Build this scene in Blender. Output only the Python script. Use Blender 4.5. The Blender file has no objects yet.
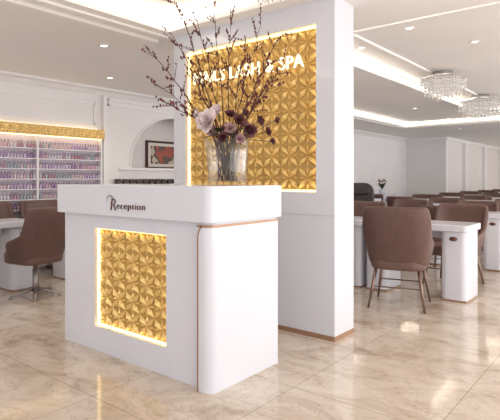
import bpy, bmesh, math, random
from mathutils import Vector, Matrix
random.seed(7)
S=bpy.context.scene
C=S.collection
CH=2.55  # ceiling height
try:
    S.view_settings.view_transform='Standard'
except Exception: pass

# ---------------- materials ----------------
def mat(name,col,rough=.5,metal=0,emit=None,es=0,var=.0,scale=8,bump=0,trans=0,coat=0,ior=1.45,alpha=None):
    m=bpy.data.materials.new(name); m.use_nodes=True
    nt=m.node_tree; b=nt.nodes['Principled BSDF']
    b.inputs['Base Color'].default_value=(*col,1)
    b.inputs['Roughness'].default_value=rough
    b.inputs['Metallic'].default_value=metal
    b.inputs['Transmission Weight'].default_value=trans
    b.inputs['Coat Weight'].default_value=coat
    b.inputs['IOR'].default_value=ior
    if emit:
        b.inputs['Emission Color'].default_value=(*emit,1); b.inputs['Emission Strength'].default_value=es
    if var or bump:
        tc=nt.nodes.new('ShaderNodeTexCoord'); n=nt.nodes.new('ShaderNodeTexNoise')
        n.inputs['Scale'].default_value=scale; n.inputs['Detail'].default_value=4
        nt.links.new(tc.outputs['Object'],n.inputs['Vector'])
        if var:
            r=nt.nodes.new('ShaderNodeValToRGB')
            r.color_ramp.elements[0].position=.3; r.color_ramp.elements[1].position=.7
            r.color_ramp.elements[0].color=(*[c*(1-var) for c in col],1)
            r.color_ramp.elements[1].color=(*[min(1,c*(1+var)) for c in col],1)
            nt.links.new(n.outputs['Fac'],r.inputs['Fac']); nt.links.new(r.outputs['Color'],b.inputs['Base Color'])
        if bump:
            bp=nt.nodes.new('ShaderNodeBump'); bp.inputs['Strength'].default_value=bump; bp.inputs['Distance'].default_value=.01
            nt.links.new(n.outputs['Fac'],bp.inputs['Height']); nt.links.new(bp.outputs['Normal'],b.inputs['Normal'])
    return m

WHITE=mat('white_lacquer',(.74,.75,.82),.22,var=.015,scale=2,coat=.3)
WALL=mat('wall_paint',(.81,.77,.745),.7,var=.02,scale=1.5)
WALLW=mat('wall_white',(.84,.82,.825),.7,var=.02,scale=1.5)
CEIL=mat('ceiling_paint',(.945,.92,.90),.8,var=.01,scale=1)
TRIM=mat('trim_white',(.87,.85,.85),.5,var=.01)
BRONZE=mat('rose_bronze',(.42,.25,.16),.32,.5,var=.05)
LETB=mat('dark_bronze_letters',(.17,.08,.06),.35,.4,var=.05)
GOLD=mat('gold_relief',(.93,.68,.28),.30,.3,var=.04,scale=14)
GOLDB=mat('gold_base_shaded',(.60,.37,.11),.40,.25,var=.05,scale=14)  # darker gold paints shade into the relief recesses; also backs the valance
LED=mat('led_warm',(1,.8,.45),.5,emit=(1,.78,.42),es=2.4,var=.01)
LEDP=mat('led_panel',(1,.8,.3),.5,emit=(1,.76,.35),es=2.5,var=.01)
LEDC=mat('led_cove',(1,.92,.8),.5,emit=(1,.90,.75),es=5.5,var=.01)
LETTER=mat('lit_letters',(.95,.85,.62),.35,emit=(1,.88,.63),es=1.0,var=.01)
LEATHER=mat('mauve_brown_leather',(.140,.077,.063),.42,var=.08,scale=18,bump=.08)
LEATHER2=mat('mauve_brown_leather_seat',(.165,.094,.078),.42,var=.08,scale=18,bump=.08)
BLACK=mat('dark_leather',(.028,.020,.019),.38,var=.2)
BLACKP=mat('black_plastic',(.03,.03,.035),.4,var=.1)
CHROME=mat('chrome',(.75,.73,.72),.15,1,var=.02)
SATIN=mat('satin_metal',(.42,.38,.36),.35,.8,var=.04)
DARKLEG=mat('bronzed_leg',(.25,.17,.14),.3,.8,var=.05)
CRYSTAL=mat('crystal',(.80,.79,.79),.06,.55,emit=(1,.94,.87),es=.12,var=.4,scale=60)
LAMP=mat('lamp_disc',(1,1,.95),.5,emit=(1,.93,.82),es=5,var=.01)
BARK=mat('bark',(.075,.030,.025),.7,var=.3,scale=40)
BERRY=mat('berry',(.13,.03,.035),.4,var=.4,scale=60)
STEM=mat('stem',(.17,.15,.09),.6,var=.2)
LEAF=mat('leaf_dark',(.05,.07,.04),.55,var=.3,scale=30)
PETW=mat('petal_white',(.83,.71,.71),.6,var=.12,scale=30)
PETP=mat('petal_pink',(.46,.28,.29),.6,var=.2,scale=30)
PETM=mat('petal_mauve',(.15,.05,.057),.6,var=.25,scale=30)
NICHE=mat('niche_beige',(.78,.74,.73),.7,var=.02)
def glass_mat():
    m=bpy.data.materials.new('clear_glass'); m.use_nodes=True; nt=m.node_tree; N=nt.nodes; L=nt.links
    for n in list(N):
        if n.type!='OUTPUT_MATERIAL': N.remove(n)
    out=[n for n in N][0]
    t=N.new('ShaderNodeBsdfTransparent'); t.inputs['Color'].default_value=(.98,.985,.99,1)
    g=N.new('ShaderNodeBsdfGlossy'); g.inputs['Roughness'].default_value=.02
    f=N.new('ShaderNodeLayerWeight'); f.inputs['Blend'].default_value=.2
    mm=N.new('ShaderNodeMath'); mm.operation='MULTIPLY_ADD'; mm.inputs[1].default_value=.5; mm.inputs[2].default_value=.03
    L.new(f.outputs['Facing'],mm.inputs[0])
    mx=N.new('ShaderNodeMixShader'); L.new(mm.outputs[0],mx.inputs['Fac']); L.new(t.outputs[0],mx.inputs[1]); L.new(g.outputs[0],mx.inputs[2]); L.new(mx.outputs[0],out.inputs['Surface'])
    return m
GLASS=glass_mat()

def floor_mat():
    m=bpy.data.materials.new('polished_marble'); m.use_nodes=True
    nt=m.node_tree; N=nt.nodes; L=nt.links; b=N['Principled BSDF']
    tc=N.new('ShaderNodeTexCoord')
    mp=N.new('ShaderNodeMapping'); mp.inputs['Rotation'].default_value=(0,0,.6); mp.inputs['Scale'].default_value=(1,1.5,1)
    L.new(tc.outputs['Object'],mp.inputs['Vector'])
    n1=N.new('ShaderNodeTexNoise'); n1.inputs['Scale'].default_value=2.6; n1.inputs['Detail'].default_value=14; n1.inputs['Roughness'].default_value=.70; n1.inputs['Distortion'].default_value=.65
    L.new(mp.outputs['Vector'],n1.inputs['Vector'])
    r1=N.new('ShaderNodeValToRGB'); e=r1.color_ramp.elements
    e[0].position=.30; e[0].color=(.38,.285,.215,1); e[1].position=.66; e[1].color=(.755,.67,.575,1)
    x=e.new(.42); x.color=(.58,.475,.38,1); x=e.new(.52); x.color=(.69,.59,.495,1)
    L.new(n1.outputs['Fac'],r1.inputs['Fac'])
    n2=N.new('ShaderNodeTexNoise'); n2.inputs['Scale'].default_value=3.0; n2.inputs['Detail'].default_value=13; n2.inputs['Roughness'].default_value=.62; n2.inputs['Distortion'].default_value=1.0
    L.new(mp.outputs['Vector'],n2.inputs['Vector'])
    r2=N.new('ShaderNodeValToRGB'); e=r2.color_ramp.elements
    e[0].position=.487; e[0].color=(0,0,0,1); e[1].position=.513; e[1].color=(0,0,0,1)
    x=e.new(.5); x.color=(1,1,1,1)
    L.new(n2.outputs['Fac'],r2.inputs['Fac'])
    mm=N.new('ShaderNodeMath'); mm.operation='MULTIPLY'; mm.inputs[1].default_value=.42
    L.new(r2.outputs['Color'],mm.inputs[0])
    mx=N.new('ShaderNodeMixRGB'); mx.inputs['Color2'].default_value=(.34,.24,.175,1)
    L.new(mm.outputs[0],mx.inputs['Fac']); L.new(r1.outputs['Color'],mx.inputs['Color1'])
    br=N.new('ShaderNodeTexBrick'); br.offset=0; br.inputs['Scale'].default_value=1
    br.inputs['Brick Width'].default_value=.8; br.inputs['Row Height'].default_value=.8; br.inputs['Mortar Size'].default_value=.003
    br.inputs['Mortar Smooth'].default_value=.1
    br.inputs['Color1'].default_value=(1,1,1,1); br.inputs['Color2'].default_value=(.94,.94,.94,1); br.inputs['Mortar'].default_value=(.66,.63,.60,1)
    L.new(tc.outputs['Object'],br.inputs['Vector'])
    mu=N.new('ShaderNodeMixRGB'); mu.blend_type='MULTIPLY'; mu.inputs['Fac'].default_value=1
    L.new(mx.outputs['Color'],mu.inputs['Color1']); L.new(br.outputs['Color'],mu.inputs['Color2'])
    L.new(mu.outputs['Color'],b.inputs['Base Color'])
    b.inputs['Roughness'].default_value=.085; b.inputs['IOR'].default_value=1.52
    return m
FLOOR=floor_mat()

# ---------------- helpers ----------------
def link(o,parent=None):
    C.objects.link(o)
    if parent is not None: o.parent=parent
    return o
def mesh(name,verts,faces,mats,parent=None,smooth=False,idx=None,bevel=0,seg=2):
    me=bpy.data.meshes.new(name); me.from_pydata([tuple(v) for v in verts],[],faces)
    if not isinstance(mats,(list,tuple)): mats=[mats]
    for m in mats: me.materials.append(m)
    if idx:
        for p,i in zip(me.polygons,idx): p.material_index=i
    bm=bmesh.new(); bm.from_mesh(me); bmesh.ops.recalc_face_normals(bm,faces=bm.faces); bm.to_mesh(me); bm.free()
    if smooth:
        for p in me.polygons: p.use_smooth=True
    o=bpy.data.objects.new(name,me); link(o,parent)
    if bevel:
        b=o.modifiers.new('bevel','BEVEL'); b.width=bevel; b.segments=seg; b.limit_method='ANGLE'
    return o
def boxv(lo,hi):
    x0,y0,z0=lo; x1,y1,z1=hi
    v=[(x0,y0,z0),(x1,y0,z0),(x1,y1,z0),(x0,y1,z0),(x0,y0,z1),(x1,y0,z1),(x1,y1,z1),(x0,y1,z1)]
    f=[(0,3,2,1),(4,5,6,7),(0,1,5,4),(1,2,6,5),(2,3,7,6),(3,0,4,7)]
    return v,f
def box(name,lo,hi,m,parent=None,bevel=0,seg=2):
    v,f=boxv(lo,hi); return mesh(name,v,f,m,parent,bevel=bevel,seg=seg)
def boxes(name,lst,m,parent=None,bevel=0):
    V=[];F=[]
    for lo,hi in lst:
        v,f=boxv(lo,hi); k=len(V); V+=v; F+=[tuple(i+k for i in q) for q in f]
    return mesh(name,V,F,m,parent,bevel=bevel)
def lathe(name,prof,m,parent=None,n=24,loc=(0,0,0),smooth=True,M=None):
    V=[];F=[]
    for r,z in prof:
        for i in range(n):
            a=2*math.pi*i/n; V.append(Vector((loc[0]+r*math.cos(a),loc[1]+r*math.sin(a),loc[2]+z)))
    if M is not None: V=[M@v for v in V]
    for j in range(len(prof)-1):
        for i in range(n):
            a=j*n+i;b=j*n+(i+1)%n; F.append((a,b,b+n,a+n))
    F.append(tuple(range(n))[::-1]); F.append(tuple((len(prof)-1)*n+i for i in range(n)))
    return mesh(name,V,F,m,parent,smooth=smooth)
def tube(V,F,pts,rads,n=6):
    base=len(V)
    pts=[Vector(p) for p in pts]
    for i,p in enumerate(pts):
        d=(pts[min(i+1,len(pts)-1)]-pts[max(i-1,0)]).normalized()
        a=d.orthogonal().normalized() if abs(d.z)>.98 else d.cross(Vector((0,0,1))).normalized()
        b=d.cross(a)
        for k in range(n):
            t=2*math.pi*k/n; V.append(p+rads[i]*(a*math.cos(t)+b*math.sin(t)))
    for i in range(len(pts)-1):
        for k in range(n):
            q=base+i*n+k; w=base+i*n+(k+1)%n; F.append((q,w,w+n,q+n))
    F.append(tuple(base+k for k in range(n))[::-1]); F.append(tuple(base+(len(pts)-1)*n+k for k in range(n)))
def prism(name,poly,axis,d0,d1,m,parent=None,bevel=0,seg=2):
    def P(a,b,d):
        return {'x':(d,a,b),'y':(a,d,b),'z':(a,b,d)}[axis]
    n=len(poly); V=[P(a,b,d0) for a,b in poly]+[P(a,b,d1) for a,b in poly]
    F=[tuple(range(n)),tuple(range(n,2*n))[::-1]]+[(i,(i+1)%n,n+(i+1)%n,n+i) for i in range(n)]
    return mesh(name,V,F,m,parent,bevel=bevel,seg=seg)
def rrect(x0,x1,y0,y1,rs,n=8):
    out=[]
    for (cx,cy,sx,sy,a0),r in zip([(x1,y1,-1,-1,0),(x0,y1,1,-1,90),(x0,y0,1,1,180),(x1,y0,-1,1,270)],rs):
        if r<=0: out.append((cx,cy)); continue
        for i in range(n+1):
            a=math.radians(a0+90*i/n); out.append((cx+sx*r+r*math.cos(a),cy+sy*r+r*math.sin(a)))
    return out
def thing(name,label,cat,loc=(0,0,0),rz=0,group=None):
    e=bpy.data.objects.new(name,None); e.empty_display_size=.1; e.location=loc; e.rotation_euler=(0,0,rz)
    C.objects.link(e); e['label']=label; e['category']=cat
    if group: e['group']=group
    return e
def tag(o,label,cat,group=None):
    o['label']=label; o['category']=cat
    if group: o['group']=group
    return o
def struct(o): o['kind']='structure'; return o
def clone(src,loc,rz=0,label=None,sz=None):
    kids=[k for k in src.children]
    n=src.copy(); C.objects.link(n); n.location=loc; n.rotation_euler=(0,0,rz)
    if sz: n.scale=(1,1,sz)
    if label: n['label']=label
    for k in kids:
        c=k.copy(); C.objects.link(c); c.parent=n
        for g in k.children:
            h=g.copy(); C.objects.link(h); h.parent=c
    return n
def holed(name,outer,holes,th,m,M,smooth=False):
    cu=bpy.data.curves.new(name,'CURVE'); cu.dimensions='2D'; cu.fill_mode='BOTH'; cu.extrude=th/2
    for poly in [outer]+holes:
        s=cu.splines.new('POLY'); s.points.add(len(poly)-1)
        for p,(a,b) in zip(s.points,poly): p.co=(a,b,0,1)
        s.use_cyclic_u=True
    t=bpy.data.objects.new('tmp',cu); C.objects.link(t); bpy.context.view_layer.update()
    me=bpy.data.meshes.new_from_object(t.evaluated_get(bpy.context.evaluated_depsgraph_get()))
    bpy.data.objects.remove(t); me.transform(M); me.materials.clear(); me.materials.append(m); me.name=name
    for p in me.polygons: p.use_smooth=False
    o=bpy.data.objects.new(name,me); C.objects.link(o); return o
def text_mesh(name,txt,size,depth,m,parent,M,shear=0,spacing=1,align='LEFT',offset=0):
    cu=bpy.data.curves.new(name,'FONT'); cu.body=txt; cu.size=size; cu.extrude=depth; cu.shear=shear; cu.space_character=spacing; cu.align_x=align; cu.offset=offset
    t=bpy.data.objects.new('tmp',cu); C.objects.link(t); bpy.context.view_layer.update()
    me=bpy.data.meshes.new_from_object(t.evaluated_get(bpy.context.evaluated_depsgraph_get()))
    bpy.data.objects.remove(t); me.transform(M); me.materials.clear(); me.materials.append(m); me.name=name
    o=bpy.data.objects.new(name,me); link(o,parent); return o

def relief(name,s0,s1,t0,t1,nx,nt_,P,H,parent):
    # crisp eight-pointed star tiles: creased kites on diagonals, slimmer creased kites on axes, recessed facets between, with shade put in as darker gold
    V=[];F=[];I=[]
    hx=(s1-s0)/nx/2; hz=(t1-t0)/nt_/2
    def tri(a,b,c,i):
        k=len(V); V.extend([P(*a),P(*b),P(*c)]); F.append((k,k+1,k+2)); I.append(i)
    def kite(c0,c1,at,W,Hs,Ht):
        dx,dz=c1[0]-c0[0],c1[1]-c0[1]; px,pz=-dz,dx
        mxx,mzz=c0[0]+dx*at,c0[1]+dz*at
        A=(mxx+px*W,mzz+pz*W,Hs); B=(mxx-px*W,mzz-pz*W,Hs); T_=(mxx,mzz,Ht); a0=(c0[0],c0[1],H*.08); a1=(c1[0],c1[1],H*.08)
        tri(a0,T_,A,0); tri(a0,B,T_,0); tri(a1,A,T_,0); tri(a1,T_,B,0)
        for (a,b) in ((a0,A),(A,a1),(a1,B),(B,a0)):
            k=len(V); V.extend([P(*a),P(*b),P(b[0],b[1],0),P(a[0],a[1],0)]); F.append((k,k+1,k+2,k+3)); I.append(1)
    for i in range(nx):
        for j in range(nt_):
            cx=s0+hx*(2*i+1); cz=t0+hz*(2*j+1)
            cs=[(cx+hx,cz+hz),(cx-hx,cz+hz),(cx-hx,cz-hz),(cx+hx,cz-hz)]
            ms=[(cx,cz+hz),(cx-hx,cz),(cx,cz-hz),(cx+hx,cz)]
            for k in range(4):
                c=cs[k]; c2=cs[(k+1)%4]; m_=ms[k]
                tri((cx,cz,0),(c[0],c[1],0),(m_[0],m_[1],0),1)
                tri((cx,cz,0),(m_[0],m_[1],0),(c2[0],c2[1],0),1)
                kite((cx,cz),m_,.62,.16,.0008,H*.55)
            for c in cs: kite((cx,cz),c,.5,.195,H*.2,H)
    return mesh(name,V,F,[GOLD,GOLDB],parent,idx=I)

# ---------------- room shell ----------------
struct(box('floor',(-7.3,-2.5,-.1),(3.2,27,0),FLOOR))
rect=lambda a,b,c,d:[(a,c),(b,c),(b,d),(a,d)]
trayA=rect(-3.45,1.8,-1.6,3.1)
trayB=[(-3.6,3.78),(2.0,3.78),(2.0,12.7),(-4.95,12.7),(-4.95,5.5),(-3.6,5.5)]
struct(holed('ceiling',rect(-7.3,3.2,-2.5,27),[trayA,trayB],.06,CEIL,Matrix.Translation((0,0,CH+.03))))
def tray(poly,z0,z1,i):
    W=[];E=[];t=.03;a=.012;n=len(poly)
    for k in range(n):
        (x0,y0),(x1,y1)=poly[k],poly[(k+1)%n]
        dx,dy=x1-x0,y1-y0; L=math.hypot(dx,dy); ox,oy=dy/L,-dx/L
        xs=sorted((x0,x1,)); ys=sorted((y0,y1))
        if abs(dx)>abs(dy):
            W.append(((xs[0],min(y0,y0+oy*t),z0+.06),(xs[1],max(y0,y0+oy*t),z1)))
            E.append(((xs[0],min(y0,y0-oy*a),z0+.055),(xs[1],max(y0,y0-oy*a),z0+.105)))
        else:
            W.append(((min(x0,x0+ox*t),ys[0],z0+.06),(max(x0,x0+ox*t),ys[1],z1)))
            E.append(((min(x0,x0-ox*a),ys[0],z0+.055),(max(x0,x0-ox*a),ys[1],z0+.105)))
    struct(boxes('trim_%d'%i,W,CEIL)); struct(boxes('trim_%d'%(i+1),E,LEDC))
tray(trayA,CH,CH+.16,1)
struct(box('trim_3',(-3.48,-1.63,CH+.16),(1.83,3.13,CH+.2),CEIL))
tray(trayB,CH,CH+.12,4)
inner=rect(-3.0,1.4,4.5,11.9)
struct(holed('trim_6',rect(-4.98,2.03,3.75,12.73),[inner],.04,CEIL,Matrix.Translation((0,0,CH+.14))))
tray(inner,CH+.1,CH+.26,7)
struct(box('trim_9',(-3.03,4.47,CH+.26),(1.43,11.93,CH+.3),CEIL))
def stepframe(i,x0,x1,y0,y1,z0,z1,w):
    struct(boxes('trim_%d'%i,[((x0,y0,z0),(x0+w,y1,z1)),((x1-w,y0,z0),(x1,y1,z1)),((x0,y0,z0),(x1,y0+w,z1)),((x0,y1-w,z0),(x1,y1,z1))],CEIL))
stepframe(31,-2.6,1.1,4.9,11.5,CH+.235,CH+.26,.05)
stepframe(32,-3.15,1.5,-1.3,2.8,CH+.135,CH+.16,.05)
struct(boxes('trim_34',[((-3.62,-1.8,CH-.02),(-3.55,3.2,CH)),((-3.80,-1.8,CH-.035),(-3.70,3.2,CH)),((-5.1,5.4,CH-.02),(-5.04,12.9,CH)),((-5.1,12.8,CH-.02),(2.1,12.86,CH))],CEIL))

SILL=1.38
arc=[(4.95,SILL),(4.95,1.45)]+[(5.9-.95*math.cos(math.radians(a)),1.45+.80*math.sin(math.radians(a))) for a in range(6,180,6)]+[(6.85,1.45),(6.85,SILL)]
MX=Matrix(((0,0,1,-6.45),(1,0,0,0),(0,1,0,0),(0,0,0,1)))
struct(holed('wall_left',rect(-2.5,16.5,0,CH),[arc],.1,WALLW,MX))
struct(box('wall_niche',(-6.98,4.6,.6),(-6.9,7.3,2.5),NICHE))
struct(boxes('trim_10',[((-6.9,4.85,1.3),(-6.5,4.95,2.4)),((-6.9,6.85,1.3),(-6.5,6.95,2.4)),((-6.9,4.9,1.3),(-6.5,6.95,SILL)),((-6.9,4.9,2.3),(-6.5,6.95,2.4))],WALLW))
V=[];F=[]
tube(V,F,[(-6.395,a,b) for a,b in arc],[.02]*len(arc),6)
struct(mesh('trim_11',V,F,TRIM))
struct(box('trim_20',(-6.4,4.72,SILL-.045),(-6.34,6.95,SILL),WALLW,bevel=.006))
struct(box('wall_back',(-6.4,16.4,0),(-5.1,16.6,CH),WALLW))
struct(box('wall_side',(-5.2,16.6,0),(-5.1,27,CH),WALL))
struct(box('wall_far',(-5.1,26.9,0),(3.2,27,CH),WALL))
for i,(lo,hi) in enumerate([((3.0,-2.5,0),(3.2,-2.2,CH)),((3.0,6,0),(3.2,6.4,CH)),((3.0,14,0),(3.2,14.4,CH)),((3.0,22,0),(3.2,22.4,CH))]):
    struct(box(['wall_right','wall_right_pier','wall_right_column','wall_right_end'][i],lo,hi,WALL))
struct(prism('trim_12',[(-6.4,CH),(-6.4,CH-.1),(-6.37,CH-.1),(-6.33,CH-.05),(-6.28,CH-.03),(-6.28,CH)],'y',-2.5,16.4,TRIM))
def moulding(i,y0,y1,z0,z1,X=-6.4):
    t=.025
    struct(boxes('trim_%d'%i,[((X,y0,z0),(X+.02,y1,z0+t)),((X,y0,z1-t),(X+.02,y1,z1)),((X,y0,z0),(X+.02,y0+t,z1)),((X,y1-t,z0),(X+.02,y1,z1))],TRIM))
moulding(13,1.2,4.3,2.0,2.32)
moulding(14,4.52,6.95,2.31,2.41)
struct(box('trim_15',(-6.4,4.42,0),(-6.34,4.48,CH-.1),TRIM))
moulding(16,7.1,9.4,.9,2.3); moulding(17,9.6,12,.9,2.3); moulding(18,12.2,16,.9,2.3)
struct(box('baseboard_left',(-6.4,-2.5,0),(-6.37,16.4,.12),TRIM))
struct(box('baseboard_back',(-6.37,16.37,0),(-5.1,16.4,.12),TRIM))
struct(boxes('trim_19',[((-5.1,16.38,CH-.1),(-5.04,27,CH)),((-6.4,16.3,CH-.1),(-5.04,16.4,CH))],TRIM))
for i in range(3):
    y=18.2+i*2.6
    struct(box('trim_%d'%(21+i),(-5.1,y,0),(-5.0,y+.35,CH-.1),WALLW))

# ---------------- feature partition ----------------
PX0,PX1,PY0,PY1=-3.54,-1.81,3.25,3.55
p=thing('feature_partition','tall white partition with lit gold relief panel and letters','partition wall',(0,0,0))
gx0,gx1,gz0,gz1=-3.39,-1.97,1.10,2.38
MF=Matrix(((1,0,0,0),(0,0,-1,PY0+.04),(0,1,0,0),(0,0,0,1)))
o=holed('front_frame',rect(PX0,PX1,.035,CH),[rect(gx0,gx1,gz0,gz1)],.08,WHITE,MF); o.parent=p
box('core',(PX0,PY0+.08,.035),(PX1,PY1,CH),WHITE,p)
box('plinth',(PX0-.004,PY0-.004,0),(PX1+.004,PY1+.004,.035),BRONZE,p)
boxes('seam_trim',[((PX0,PY0-.003,.925),(PX1+.003,PY0,.929)),((PX1,PY0,.925),(PX1+.003,PY1,.929))],mat('seam',(.55,.55,.6),.5,var=.01),p)
e=.012
boxes('led_strip',[((gx0,PY0+.045,gz0),(gx0+e,PY0+.07,gz1)),((gx1-e,PY0+.045,gz0),(gx1,PY0+.07,gz1)),((gx0,PY0+.045,gz0),(gx1,PY0+.07,gz0+e)),((gx0,PY0+.045,gz1-e),(gx1,PY0+.07,gz1))],LEDP,p)
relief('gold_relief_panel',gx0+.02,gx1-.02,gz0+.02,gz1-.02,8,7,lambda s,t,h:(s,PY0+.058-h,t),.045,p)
LX=-3.25; LW=1.19
T=Matrix(((1,0,0,LX),(0,0,-1,PY0-.03),(0,1,0,2.06),(0,0,0,1)))
lt_=text_mesh('letters','NAILS LASH & SPA',.145,.010,LETTER,p,T,offset=0,spacing=1.08)
xmax=max(q.co.x for q in lt_.data.vertices)-LX
for q in lt_.data.vertices: q.co.x=LX+(q.co.x-LX)*LW/xmax
lt_['label']='illuminated warm white raised lettering'

# ---------------- reception desk ----------------
DT=1.16; DB=.955
d=thing('reception_desk','white reception desk with lit gold relief front panel','reception desk',(0,0,0))
bx0,bx1,by0,by1=-3.42,-2.0,2.045,2.65
hx0,hx1,hz0,hz1=-3.047,-2.297,.17,.857
MD=Matrix(((1,0,0,0),(0,0,-1,by0+.03),(0,1,0,0),(0,0,0,1)))
o=holed('front_frame',rect(bx0,bx1,.0,DB),[rect(hx0,hx1,hz0,hz1)],.06,WHITE,MD); o.parent=d
box('body',(bx0,by0+.06,0),(bx1,by1,DB),WHITE,d)
e=.008
boxes('led_strip',[((hx0,by0+.03,hz0),(hx0+e,by0+.05,hz1)),((hx1-e,by0+.03,hz0),(hx1,by0+.05,hz1)),((hx0,by0+.03,hz0),(hx1,by0+.05,hz0+e)),((hx0,by0+.03,hz1-e),(hx1,by0+.05,hz1))],LEDP,d)
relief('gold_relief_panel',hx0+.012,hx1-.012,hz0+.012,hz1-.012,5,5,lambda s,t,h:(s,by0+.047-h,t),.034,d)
poly=rrect(-3.455,-1.874,1.990,2.68,(.03,.03,.03,.055))
prism('counter_top',poly,'z',DB,DT,WHITE,d,bevel=.004)
EY0,EY1,EX0,EX1=2.010,2.655,-1.990,-1.893
prism('end_panel',rrect(EX0,EX1,EY0,EY1,(.01,.01,.0,.065),12),'z',0,DB-.028,WHITE,d)
prism('under_counter',rrect(-2.0,EX1-.006,EY0+.01,EY1-.01,(.01,.01,.01,.055)),'z',DB-.014,DB,WHITE,d)
prism('bronze_trim',rrect(EX0-.006,EX1+.003,EY0-.003,EY1,(.01,.01,.0,.068),12),'z',DB-.028,DB-.014,BRONZE,d)
V=[];F=[]
def strip(pts,w,y0,y1):
    k=len(V)
    n=len(pts)
    for i,(x,z) in enumerate(pts):
        p0=Vector(pts[max(i-1,0)]);p1=Vector(pts[min(i+1,n-1)]); dd=(p1-p0).normalized(); nn=Vector((-dd.y,dd.x))*w/2
        for (ox,oz,yy) in ((nn.x,nn.y,y0),(nn.x,nn.y,y1),(-nn.x,-nn.y,y1),(-nn.x,-nn.y,y0)): V.append((x+ox,yy,z+oz))
    for i in range(n-1):
        for j in range(4): F.append((k+4*i+j,k+4*i+(j+1)%4,k+4*i+4+(j+1)%4,k+4*i+4+j))
    F.append((k,k+1,k+2,k+3)); F.append((k+4*n-4,k+4*n-3,k+4*n-2,k+4*n-1))
zt=DB-.021; r=.075; xv=EX0-.002
pts=[(xv,0),(xv,zt-r)]+[(xv+.042*(1-math.cos(math.radians(a))),zt-r+r*math.sin(math.radians(a))) for a in range(10,91,10)]
strip(pts,.009,EY0-.003,EY0+.05)
mesh('bronze_trim',V,F,BRONZE,d)
x0=-2.785
T=Matrix(((1,0,0,x0),(0,0,-1,1.986),(0,1,0,.992),(0,0,0,1)))
so=text_mesh('lettering','R',.120,.004,LETB,d,T,shear=.15,offset=-.003)
so['label']='dark bronze raised capital letter'
xr=max(v.co.x for v in so.data.vertices)+.004
T2=Matrix(((1,0,0,xr),(0,0,-1,1.986),(0,1,0,1.006),(0,0,0,1)))
so2=text_mesh('lettering','eception',.063,.004,LETB,d,T2,shear=.08,offset=-.0014,spacing=1.15)
m1=max(v.co.x for v in so2.data.vertices)-xr
for v in so2.data.vertices: v.co.x=xr+(v.co.x-xr)*(.285/m1)
V=[];F=[];pts=[]
for k in range(26):
    u=k/25; a=math.radians(200-300*u); r=.036-.020*u
    pts.append((x0+.008+r*math.cos(a)*1.1,1.984,1.062+r*math.sin(a)))
tube(V,F,pts,[.0010+.0018*math.sin(math.pi*k/25) for k in range(26)],5)
mesh('letter_swash',V,F,LETB,d)

w=thing('wall_ledge','narrow white wall ledge below the arched niche','shelf',(-6.4,0,1.12))
box('board',(0,4.55,-.03),(.14,6.4,0),WALLW,w,bevel=.004)
box('bracket',(0,4.8,-.14),(.1,4.83,-.03),WALLW,w); box('bracket',(0,6.1,-.14),(.1,6.13,-.03),WALLW,w)

# ---------------- vase with flowers ----------------
VX,VY=-2.06,2.34
v=thing('glass_vase','clear glass cylinder vase standing on the reception desk','vase',(VX,VY,DT))
lathe('vase_body',[(.116,0),(.120,.004),(.124,.10),(.132,.20),(.143,.285),(.140,.285),(.129,.20),(.121,.10),(.115,.02)],GLASS,v,64)
fl=thing('flower_arrangement','berry branches with magnolia blooms standing in the glass vase','flower arrangement',(VX,VY,DT))
R=Vector((.78,.626,0)); Fw=Vector((-.626,.78,0))
tips=[(-.50,.84,.0),(-.36,.97,.1),(-.31,1.12,-.05),(-.20,1.07,.15),(-.09,1.12,.05),(.03,1.06,-.12),(.12,.93,.12),(.21,1.0,.0),(.33,.90,-.12),(.36,.77,.1),(.28,.60,-.05),(-.48,.66,.12),(-.37,.50,-.15),(-.24,.78,.2),(.25,.72,-.2)]
def ico(V,F,I,c,r,mi):
    k=len(V); c=Vector(c)
    t=[(0,0,1),(1,0,0),(0,1,0),(-1,0,0),(0,-1,0),(0,0,-1)]
    for q in t: V.append(c+Vector((q[0],q[1],q[2]*1.4))*r)
    for f in [(0,1,2),(0,2,3),(0,3,4),(0,4,1),(5,2,1),(5,3,2),(5,4,3),(5,1,4)]:
        F.append(tuple(k+x for x in f)); I.append(mi)
for (a,h,dp) in tips:
    V=[];F=[];I=[]
    st=Vector((random.uniform(-.05,.05),random.uniform(-.05,.05),.03))
    neck=(R*a*.16+Fw*dp*.16); neck=Vector((neck.x,neck.y,.29))
    tip=R*a+Fw*dp+Vector((0,0,h))
    mid=neck.lerp(tip,.5)+Vector((0,0,.04))-(R*a)*.08
    P=[st,neck]
    for k in range(1,9):
        u=k/8; q=(1-u)**2*neck+2*u*(1-u)*mid+u*u*tip
        q=q+Vector([random.uniform(-.008,.008) for _ in range(3)]); P.append(q)
    f0=len(F); tube(V,F,P,[.0046]*2+[.0042-.0025*k/8 for k in range(1,9)],5); I+= [0]*(len(F)-f0)
    for k in range(4,10):
        for s_ in range(2 if k<9 else 1):
            b=P[k]; d0=(P[k]-P[k-1]).normalized()
            dr=(d0+Vector([random.uniform(-.9,.9) for _ in range(3)])).normalized()
            L=random.uniform(.04,.12)
            tw=[b,b+dr*L*.5+Vector((0,0,.004)),b+dr*L+Vector((0,0,.012))]
            f0=len(F); tube(V,F,tw,[.0021,.0018,.0012],4); I+=[0]*(len(F)-f0)
            for u in (.15,.32,.5,.66,.84,1.0):
                if random.random()<.85: ico(V,F,I,tw[0].lerp(tw[2],u)+Vector([random.uniform(-.006,.006) for _ in range(3)]),random.uniform(.005,.009),1)
    o=mesh('branch',V,F,[BARK,BERRY],fl,idx=I)
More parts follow.
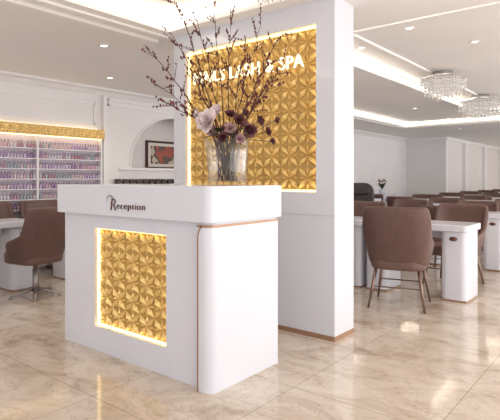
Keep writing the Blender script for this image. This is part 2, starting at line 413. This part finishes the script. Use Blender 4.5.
for k in range(14):
    a=random.uniform(0,6.28); r=random.uniform(.02,.08); a2=a+random.uniform(-1.5,1.5)
    V=[];F=[]
    tube(V,F,[(r*math.cos(a),r*math.sin(a),.025),(r*.7*math.cos(a2),r*.7*math.sin(a2),.16),(.09*math.cos(a2),.09*math.sin(a2),.30)],[.0035]*3,5)
    mesh('stem',V,F,STEM if k%3 else BARK,fl)
def petal(V,F,I,c,dr,up,L,W,mi,curl,ruf=0):
    side=dr.cross(up).normalized(); n=5; k=len(V)
    for i in range(n+1):
        u=i/n; wd=W*math.sin(math.pi*(u*.85+.12))**.7
        q=c+dr*L*u+up*(curl*L*u*u)
        V.append(q-side*wd+up*(.25*wd+random.uniform(-ruf,ruf))); V.append(q); V.append(q+side*wd+up*(.25*wd+random.uniform(-ruf,ruf)))
    for i in range(n):
        for j in range(2):
            F.append((k+3*i+j,k+3*i+j+1,k+3*i+j+4,k+3*i+j+3)); I.append(mi)
def bloom(pos,axis,r,m,parent):
    V=[];F=[];I=[]; axis=axis.normalized(); s1=axis.orthogonal().normalized(); s2=axis.cross(s1)
    c=Vector(pos)
    for ring,(n,tilt,L) in enumerate([(6,.15,1.0),(5,.7,.9),(4,1.6,.7)]):
        for i in range(n):
            a=2*math.pi*i/n+ring*.5+random.uniform(-.2,.2)
            out=s1*math.cos(a)+s2*math.sin(a)
            dr=(out+axis*(tilt+random.uniform(-.15,.15))).normalized(); up=(axis-dr*axis.dot(dr)).normalized()
            petal(V,F,I,c,dr,up,r*L*random.uniform(.85,1.1),r*.43,0,random.uniform(.2,.45),r*.07)
    ico(V,F,I,c+axis*r*.2,r*.12,1)
    o=mesh('flower',V,F,[m,LEAF],parent,smooth=True,idx=I)
    md=o.modifiers.new('s','SUBSURF'); md.levels=1; md.render_levels=1
spots=[(-.11,.375,-.14,.086,PETW),(-.06,.45,-.08,.050,PETW),(-.18,.44,-.02,.040,PETW),(.02,.34,-.14,.044,PETP),(.07,.39,-.12,.052,PETM),(.13,.33,-.1,.060,PETM),(.19,.40,0,.052,PETM),(.02,.43,-.06,.040,PETM),(-.02,.29,-.12,.038,PETM),(.08,.28,-.12,.040,PETP),(.24,.33,-.03,.046,PETM),(.1,.45,.02,.042,PETM),(.0,.36,.12,.05,PETM),(-.1,.35,.12,.05,PETP),(.12,.34,.12,.05,PETM),(.30,.41,.03,.034,PETM),(.27,.27,-.05,.032,PETM)]
for a,h,dp,r,m in spots:
    pos=R*a+Fw*dp+Vector((0,0,h))
    bloom(pos,R*a*2+Fw*dp*3+Vector((0,0,.15)),r,m,fl)
    V=[];F=[]; tube(V,F,[Vector((R*a*.15).to_tuple())+Vector((0,0,.06)),R*a*.3+Fw*dp*.3+Vector((0,0,.29)),pos],[.003]*3,5)
    mesh('stem',V,F,STEM,fl)
V=[];F=[];I=[]
for k in range(14):
    a=random.uniform(0,6.28); r=random.uniform(.05,.11)
    c=Vector((math.cos(a)*.06,math.sin(a)*.06,random.uniform(.30,.36))); dr=Vector((math.cos(a),math.sin(a),random.uniform(0,.7))).normalized()
    petal(V,F,I,c,dr,(Vector((0,0,1))-dr*dr.z).normalized(),r*1.2,.022,0,-.2)
o=mesh('foliage',V,F,LEAF,fl,smooth=True); o['kind']='stuff'

# ---------------- polish display ----------------
rk=thing('polish_display_rack','white wall rack of nail polish under a lit gold valance','display rack',(-6.4,0,0))
ry0,ry1=1.4,4.36
rows=7; zb=.80; pitch=.135
boxes('shelf',[((0,ry0,zb-.012+i*pitch),(.085,ry1,zb+i*pitch)) for i in range(rows)],WALLW,rk)
box('back_panel',(0,ry0,.74),(.012,ry1,1.78),mat('rack_back',(.62,.54,.62),.5,var=.05),rk)
for y in (ry0,2.39,3.38,ry1): box('divider',(0,y-.012,.74),(.09,y+.012,1.78),WALLW,rk)
box('valance',(0,ry0-.05,1.785),(.11,ry1+.04,1.92),GOLDB,rk)
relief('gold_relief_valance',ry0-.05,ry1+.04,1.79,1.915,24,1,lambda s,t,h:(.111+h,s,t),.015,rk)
box('led_strip',(.03,ry0,1.775),(.09,ry1,1.785),LED,rk)
box('led_strip',(.0,ry0,1.92),(.02,ry1,1.93),LED,rk)
cols=[(.46,.35,.54),(.56,.47,.62),(.35,.22,.40),(.62,.41,.51),(.62,.58,.65),(.45,.25,.32),(.34,.40,.46),(.62,.48,.52)]
CAP=mat('polish_cap',(.36,.30,.37),.3,var=.1)
bms=[]
for i,c in enumerate(cols):
    m=mat('polish_colour_%d'%i,c,.2,coat=.5,var=.05,scale=20)
    V=[];F=[];I=[]
    def lt(prof,mi,n=8):
        b=len(V)
        for r,z in prof:
            for k in range(n):
                a=2*math.pi*k/n; V.append((r*math.cos(a),r*math.sin(a),z))
        for j in range(len(prof)-1):
            for k in range(n):
                a=b+j*n+k;bb=b+j*n+(k+1)%n; F.append((a,bb,bb+n,a+n)); I.append(mi)
        F.append(tuple(b+k for k in range(n))[::-1]); I.append(mi); F.append(tuple(b+(len(prof)-1)*n+k for k in range(n))); I.append(mi)
    lt([(.014,0),(.016,.004),(.016,.046),(.009,.055)],0); lt([(.0085,.055),(.008,.092),(.006,.094)],1 if i%2 else 0)
    me=bpy.data.meshes.new('nail_polish_bottle'); me.from_pydata(V,[],F); me.materials.append(m); me.materials.append(CAP)
    for p_,ii in zip(me.polygons,I): p_.material_index=ii; p_.use_smooth=True
    bms.append(me)
cn=['lilac','pale lilac','plum','rose pink','pearl white','wine red','blue grey','peach']
nb=41
for r in range(rows):
    for k in range(nb):
        y=2.62+k*(4.33-2.62)/(nb-1)
        if abs(y-3.38)<.028: continue
        i=(r*3+k//5+random.choice([0,0,0,0,1]))%8
        o=bpy.data.objects.new('nail_polish_bottle',bms[i]); o.location=(-6.4+.055,y,zb+r*pitch); C.objects.link(o)
        tag(o,'small %s nail polish bottle on the wall rack'%cn[i],'bottle','nail polish bottles on the wall rack')
DK=mat('dark_jar_glass',(.05,.03,.035),.25,coat=.4,var=.2)
src=None
for k in range(13):
    y=4.66+k*.13
    if src is None:
        src=lathe('cream_jar',[(.044,0),(.048,.006),(.048,.052),(.046,.054),(.046,.076),(.042,.08)],DK,None,16); o=src
    else:
        o=src.copy(); C.objects.link(o)
    o.location=(-6.33,y,1.12)
    tag(o,'dark cream jar standing on the white wall ledge','jar','cream jars on the ledge')

pc=thing('framed_painting','dark framed picture with a pale mat in the arch','painting',(-6.9,6.08,SILL))
boxes('frame',[((.0,-.42,0),(.04,.42,.035)),((.0,-.42,.465),(.04,.42,.50)),((0,-.42,.035),(.04,-.385,.465)),((0,.385,.035),(.04,.42,.465))],BARK,pc)
box('mat_board',(.0,-.385,.035),(.015,.385,.465),mat('mat_board',(.75,.70,.64),.8,var=.03),pc)
pm=bpy.data.materials.new('abstract_paint'); pm.use_nodes=True; nt=pm.node_tree
vo=nt.nodes.new('ShaderNodeTexNoise'); vo.inputs['Scale'].default_value=5; rr=nt.nodes.new('ShaderNodeValToRGB'); rr.color_ramp.interpolation='CONSTANT'
rr.color_ramp.elements[0].color=(.35,.07,.04,1); rr.color_ramp.elements[1].color=(.5,.42,.32,1); rr.color_ramp.elements[1].position=.55
x=rr.color_ramp.elements.new(.45); x.color=(.10,.06,.05,1)
tcx=nt.nodes.new('ShaderNodeTexCoord'); nt.links.new(tcx.outputs['Object'],vo.inputs['Vector'])
nt.links.new(vo.outputs['Fac'],rr.inputs['Fac']); nt.links.new(rr.outputs['Color'],nt.nodes['Principled BSDF'].inputs['Base Color'])
box('canvas',(.0,-.31,.09),(.02,.31,.41),pm,pc)

# ---------------- chairs ----------------
def shell(parent):
    V=[];F=[]; nt_=28; nz=6
    for i in range(nt_+1):
        th=math.radians(-112+224*i/nt_); ab=abs(math.degrees(th))
        k=max(0,min(1,(ab-42)/32)); k=k*k*(3-2*k)
        zt=.955*(1-k)+.66*k
        k2=max(0,min(1,(ab-80)/32)); zt=zt-.10*k2
        for j in range(nz+1):
            u=j/nz; z=.40+(zt-.40)*u
            f=.74+.32*((z-.40)/.55)**.8
            c,s_=math.cos(th),math.sin(th)
            ex=.58
            x=.325*f*math.copysign(abs(s_)**ex,s_); y=-.28*min(f,.98)*math.copysign(abs(c)**ex,c)-.05*((z-.4)/.55)*max(0,c)
            V.append((x,y,z))
    for i in range(nt_):
        for j in range(nz):
            a=i*(nz+1)+j; F.append((a,a+nz+1,a+nz+2,a+1))
    o=mesh('backrest',V,F,LEATHER,parent,smooth=True)
    m=o.modifiers.new('so','SOLIDIFY'); m.thickness=.045; m.offset=0
    m=o.modifiers.new('su','SUBSURF'); m.levels=1; m.render_levels=2
    return o
def seat(parent):
    poly=rrect(-.25,.25,-.24,.27,(.09,.09,.14,.14),6)
    o=prism('seat',poly,'z',.36,.49,LEATHER2,parent,bevel=.035); o.modifiers[0].segments=4
    for p_ in o.data.polygons: p_.use_smooth=True
    return o
def chair(label,loc,rz,group):
    e=thing('salon_chair',label,'chair',loc,rz,group); shell(e); seat(e)
    for sx in (-1,1):
        for sy in (-1,1):
            V=[];F=[]; tube(V,F,[(sx*.19,sy*.17,.38),(sx*.25,sy*.24,0)],[.017,.010],10)
            mesh('leg',V,F,DARKLEG,e,smooth=True)
    for a,b in (((-.24,-.225),(.24,-.225)),((-.24,.225),(.24,.225))):
        V=[];F=[]; tube(V,F,[(a[0]*.87,a[1]*.87,.2),(b[0]*.87,b[1]*.87,.2)],[.007,.007],6)
        mesh('stretcher',V,F,DARKLEG,e)
    return e
def swivel(label,loc,rz,group):
    e=thing('swivel_chair',label,'chair',loc,rz,group); shell(e); seat(e)
    lathe('column',[(.035,.05),(.03,.2),(.022,.21),(.022,.37)],SATIN,e,16)
    V=[];F=[]
    for k in range(5):
        a=2*math.pi*k/5+.3; tube(V,F,[(0,0,.09),(.27*math.cos(a),.27*math.sin(a),.03)],[.022,.013],8)
    mesh('star_base',V,F,SATIN,e,smooth=True)
    for k in range(5):
        a=2*math.pi*k/5+.3; x,y=.27*math.cos(a),.27*math.sin(a)
        lathe('foot_pad',[(.016,0),(.02,.004),(.02,.018),(.01,.024)],SATIN,e,12,(x,y,0))
    e.scale=(.90,.90,.97)
    return e
G1='salon chairs at the nail tables'
ch=chair('mauve-brown leather tub chair with slim bronze legs at the nail table',(-1.86,4.60,0),.24,G1)
# ---------------- tables ----------------
def table(label,loc,rz,group,L=1.1,W=.5):
    e=thing('nail_table',label,'table',loc,rz,group)
    prism('tabletop',rrect(-L/2,L/2,-W/2,W/2,(.05,)*4,6),'z',.685,.75,WHITE,e,bevel=.008,seg=3)
    for sx in (-1,1):
        x=sx*(L/2-.145)
        prism('leg',rrect(x-.125,x+.125,-W/2+.03,W/2-.03,(.06,)*4,6),'z',.02,.685,WHITE,e)
        box('foot_trim',(x-.115,-W/2+.04,0),(x+.115,W/2-.04,.02),BRONZE,e)
    lathe('emblem',[(.0001,0),(.026,0),(.026,.004),(.0001,.004)],LETB,e,24,M=Matrix.Translation((L/2-.145,-W/2+.03,.615))@Matrix.Rotation(math.pi/2,4,'X')@Matrix.Diagonal((1.5,.85,1,1)))
    box('drawer',(-L/2+.29,-W/2+.2,.60),(L/2-.29,W/2-.04,.685),WHITE,e,bevel=.004)
    return e
G2='white nail tables'
tb=table('white nail table with slab legs and dark oval emblem',(-1.90,5.25,0),0,G2)
clone(ch,(-1.75,5.88,0),math.pi-.1,sz=.95)
clone(tb,(-3.01,5.25,0)); clone(ch,(-2.95,4.62,0),-.1); clone(ch,(-2.95,5.88,0),math.pi+.08,sz=.95)
YS=[7.25,9.22,11.19,13.16,15.13,17.1,19.07]
for (tx,ys) in ((-2.0,YS),(-3.12,YS),(-5.36,[6.6,8.6,10.6]),(-4.24,YS[2:]),(-.88,YS[1:])):
    for y in ys:
        clone(tb,(tx,y,0),0)
        sz=.91 if y<8 else .87
        clone(ch,(tx+random.uniform(-.05,.05),y-.60,0),random.uniform(-.06,.06),sz=sz)
        clone(ch,(tx+random.uniform(-.05,.05),y+.60,0),math.pi+random.uniform(-.06,.06),sz=sz)
sv=swivel('mauve-brown leather swivel chair on a metal star base',(-4.90,2.60,0),math.radians(98),'swivel chairs')
clone(tb,(-5.48,2.25,0),math.pi/2,'white nail table standing below the polish rack')
clone(tb,(-5.48,3.75,0),math.pi/2,'white nail table standing below the polish rack')
clone(sv,(-4.86,3.60,0),math.pi/2+.2)
clone(sv,(-4.9,1.75,0),math.pi/2)
clone(sv,(-5.985,2.72,0),-math.pi/2)
clone(sv,(-5.985,3.36,0),-math.pi/2)
clone(sv,(-5.985,4.0,0),-math.pi/2)

b=thing('spa_recliner','high-backed rounded dark leather spa recliner beside the nail tables','armchair',(-4.15,8.45,0),-2.6)
lathe('base',[(.24,0),(.26,.02),(.26,.2),(.22,.25)],BLACKP,b,28)
prism('seat',rrect(-.27,.27,-.3,.34,(.1,.1,.05,.05),6),'z',.25,.50,BLACK,b,bevel=.05,seg=4)
prism('backrest',rrect(-.29,.29,.42,1.20,(.20,.20,.06,.06),8),'y',-.42,-.25,BLACK,b,bevel=.05,seg=4)
for sx in (-1,1):
    x=sx*.32
    prism('armrest',rrect(-.32,.28,.25,.70,(.14,.10,.03,.03),6),'x',x-.05,x+.05,BLACK,b,bevel=.03,seg=3)
prism('headrest',rrect(-.18,.18,.96,1.13,(.07,.07,.07,.07),6),'y',-.27,-.20,BLACK,b,bevel=.025,seg=3)
b.scale=(.90,.90,.94)
c=thing('console_cabinet','narrow white console cabinet against the wall','cabinet',(-5.9,13.2,0))
box('body',(-.25,-.4,.05),(.25,.4,.74),WHITE,c,bevel=.01); box('cabinet_base',(-.23,-.38,0),(.23,.38,.05),BRONZE,c); box('cabinet_top',(-.27,-.42,.74),(.27,.42,.78),WHITE,c)
c=thing('potted_plant','small flowering plant in a white pot on the console','potted plant',(-5.85,13.2,.78))
lathe('pot',[(.06,0),(.08,.02),(.09,.14),(.08,.14)],WHITE,c,20)
V=[];F=[];I=[]
for k in range(26):
    a=random.uniform(0,6.28); dr=Vector((math.cos(a)*.6,math.sin(a)*.6,random.uniform(.5,1.6))).normalized()
    petal(V,F,I,Vector((0,0,.13)),dr,(Vector((0,0,1))-dr*dr.z+Vector((.01,0,0))).normalized(),random.uniform(.15,.28),.02,0,-.2)
mesh('leaves',V,F,LEAF,c,smooth=True)
for k in range(5):
    a=k*1.3; bloom(Vector((math.cos(a)*.08,math.sin(a)*.08,.34+.03*(k%2))),Vector((math.cos(a),math.sin(a),1)),.05,PETP,c)

# ---------------- chandeliers ----------------
def chand(loc,drop=.05):
    e=thing('chandelier','round tiered crystal chandelier with hanging strands','chandelier',loc,0,'crystal chandeliers')
    lathe('canopy',[(.0001,0),(.12,0),(.12,-drop),(.0001,-drop)],CHROME,e,32)
    z0=-drop
    lathe('frame_ring',[(.0001,z0),(.30,z0),(.30,z0-.012),(.0001,z0-.012)],CHROME,e,8,smooth=False)
    V=[];F=[]
    def strand(x,y,zt,zl,s_):
        z=zt; i=0
        while z>zl:
            kk=len(V); h=s_*(1.7 if i%2 else 1.1)
            V.extend([(x,y,z),(x+s_,y,z-h),(x,y+s_,z-h),(x-s_,y,z-h),(x,y-s_,z-h),(x,y,z-2*h)])
            F.extend([(kk,kk+1,kk+2),(kk,kk+2,kk+3),(kk,kk+3,kk+4),(kk,kk+4,kk+1),(kk+5,kk+2,kk+1),(kk+5,kk+3,kk+2),(kk+5,kk+4,kk+3),(kk+5,kk+1,kk+4)])
            z-=2*h+.002; i+=1
    for r,n,zl in ((.29,48,.15),(.235,40,.20),(.18,24,.22),(.12,16,.26),(.06,8,.28)):
        for k in range(n):
            a=2*math.pi*k/n
            sg=math.pi/4; rr_=r*math.cos(sg/2)/math.cos((a%sg)-sg/2)
            strand(rr_*math.cos(a),rr_*math.sin(a),z0-.012,z0-.012-zl+(.02 if k%2 else 0),.0135)
    o=mesh('crystal_strands',V,F,CRYSTAL,e); o['kind']='stuff'
    return e
ZI=CH+.26
cA=chand((-2.43,7.66,ZI),.09); c2=clone(cA,(-2.55,10.25,ZI)); cc=clone(cA,(-2.07,2.74,CH+.16))
cA.scale=(1.15,1.15,1.05); c2.scale=(1.35,1.35,1.15); cc.scale=(.8,.8,.70)

dl=None
def downlight(x,y,z):
    global dl
    if dl is None:
        dl=thing('ceiling_downlight','small round recessed ceiling downlight','ceiling light',(x,y,z),0,'recessed downlights')
        lathe('ring',[(.036,0),(.055,0),(.055,-.008),(.036,-.008),(.036,0)],TRIM,dl,20)
        lathe('lamp_disc',[(.0001,-.002),(.035,-.002),(.035,-.004),(.0001,-.004)],LAMP,dl,20)
    else: clone(dl,(x,y,z))
def inB(x,y): return (-3.6<x<2 and 3.78<y<12.7) or (-4.95<x<2 and 5.5<y<12.7)
for (x,y) in [(-4.3,1.6),(-4.3,3.0),(-4.3,4.6),(-5.6,2.3),(-5.6,4.0),(-4.3,6.2),(-4.3,8.2)]:
    z=CH+.12 if inB(x,y) else CH
    downlight(x,y,z)
    L=bpy.data.lights.new('downlight_spot','SPOT'); L.energy=26; L.spot_size=2.4; L.spot_blend=.8; L.color=(1,.91,.81); L.shadow_soft_size=.12
    lo=bpy.data.objects.new('downlight_spot',L); lo.location=(x,y,z-.03); C.objects.link(lo)
for (x,y) in [(-2.0,5.2),(-2.75,5.6),(-3.8,10.2),(-1.2,8.2),(-2.75,11.3),(-3.0,1.4),(-2.4,13.6),(-4,14),(-3.2,16),(-3.8,6.9),(-3.8,12.4),(-5.6,7.5),(-5.6,10),(-1.6,6.2)]:
    inn=(-3.0<x<1.4 and 4.5<y<11.9); z=ZI if inn else (CH+.12 if inB(x,y) else (CH+.16 if y<3.1 else CH))
    downlight(x,y,z)

# ---------------- light ----------------
def area(name,loc,rot,sx,sy,en,col):
    L=bpy.data.lights.new(name,'AREA'); L.shape='RECTANGLE'; L.size=sx; L.size_y=sy; L.energy=en; L.color=col
    o=bpy.data.objects.new(name,L); o.location=loc; o.rotation_euler=rot; C.objects.link(o); return o
area('right_side_fill',(3.0,12,1.3),(0,math.pi/2,0),2.4,26,560,(1,.98,.965))  # added fill lamp along the unseen open right side of the room
area('entrance_daylight',(-1.5,-2.4,1.3),(math.pi/2,0,0),8,2.4,34,(.96,.97,1))
w=bpy.data.worlds.new('world'); S.world=w; w.use_nodes=True
w.node_tree.nodes['Background'].inputs['Color'].default_value=(.95,.96,1,1)
w.node_tree.nodes['Background'].inputs['Strength'].default_value=.66

# ---------------- camera ----------------
cd=bpy.data.cameras.new('camera'); cd.sensor_width=36; cd.lens=498/500*36; cd.shift_y=-31/500
co=bpy.data.objects.new('camera',cd); co.location=(0,0,1.2); co.rotation_euler=(math.pi/2,0,math.radians(38.76)); C.objects.link(co)
S.camera=co
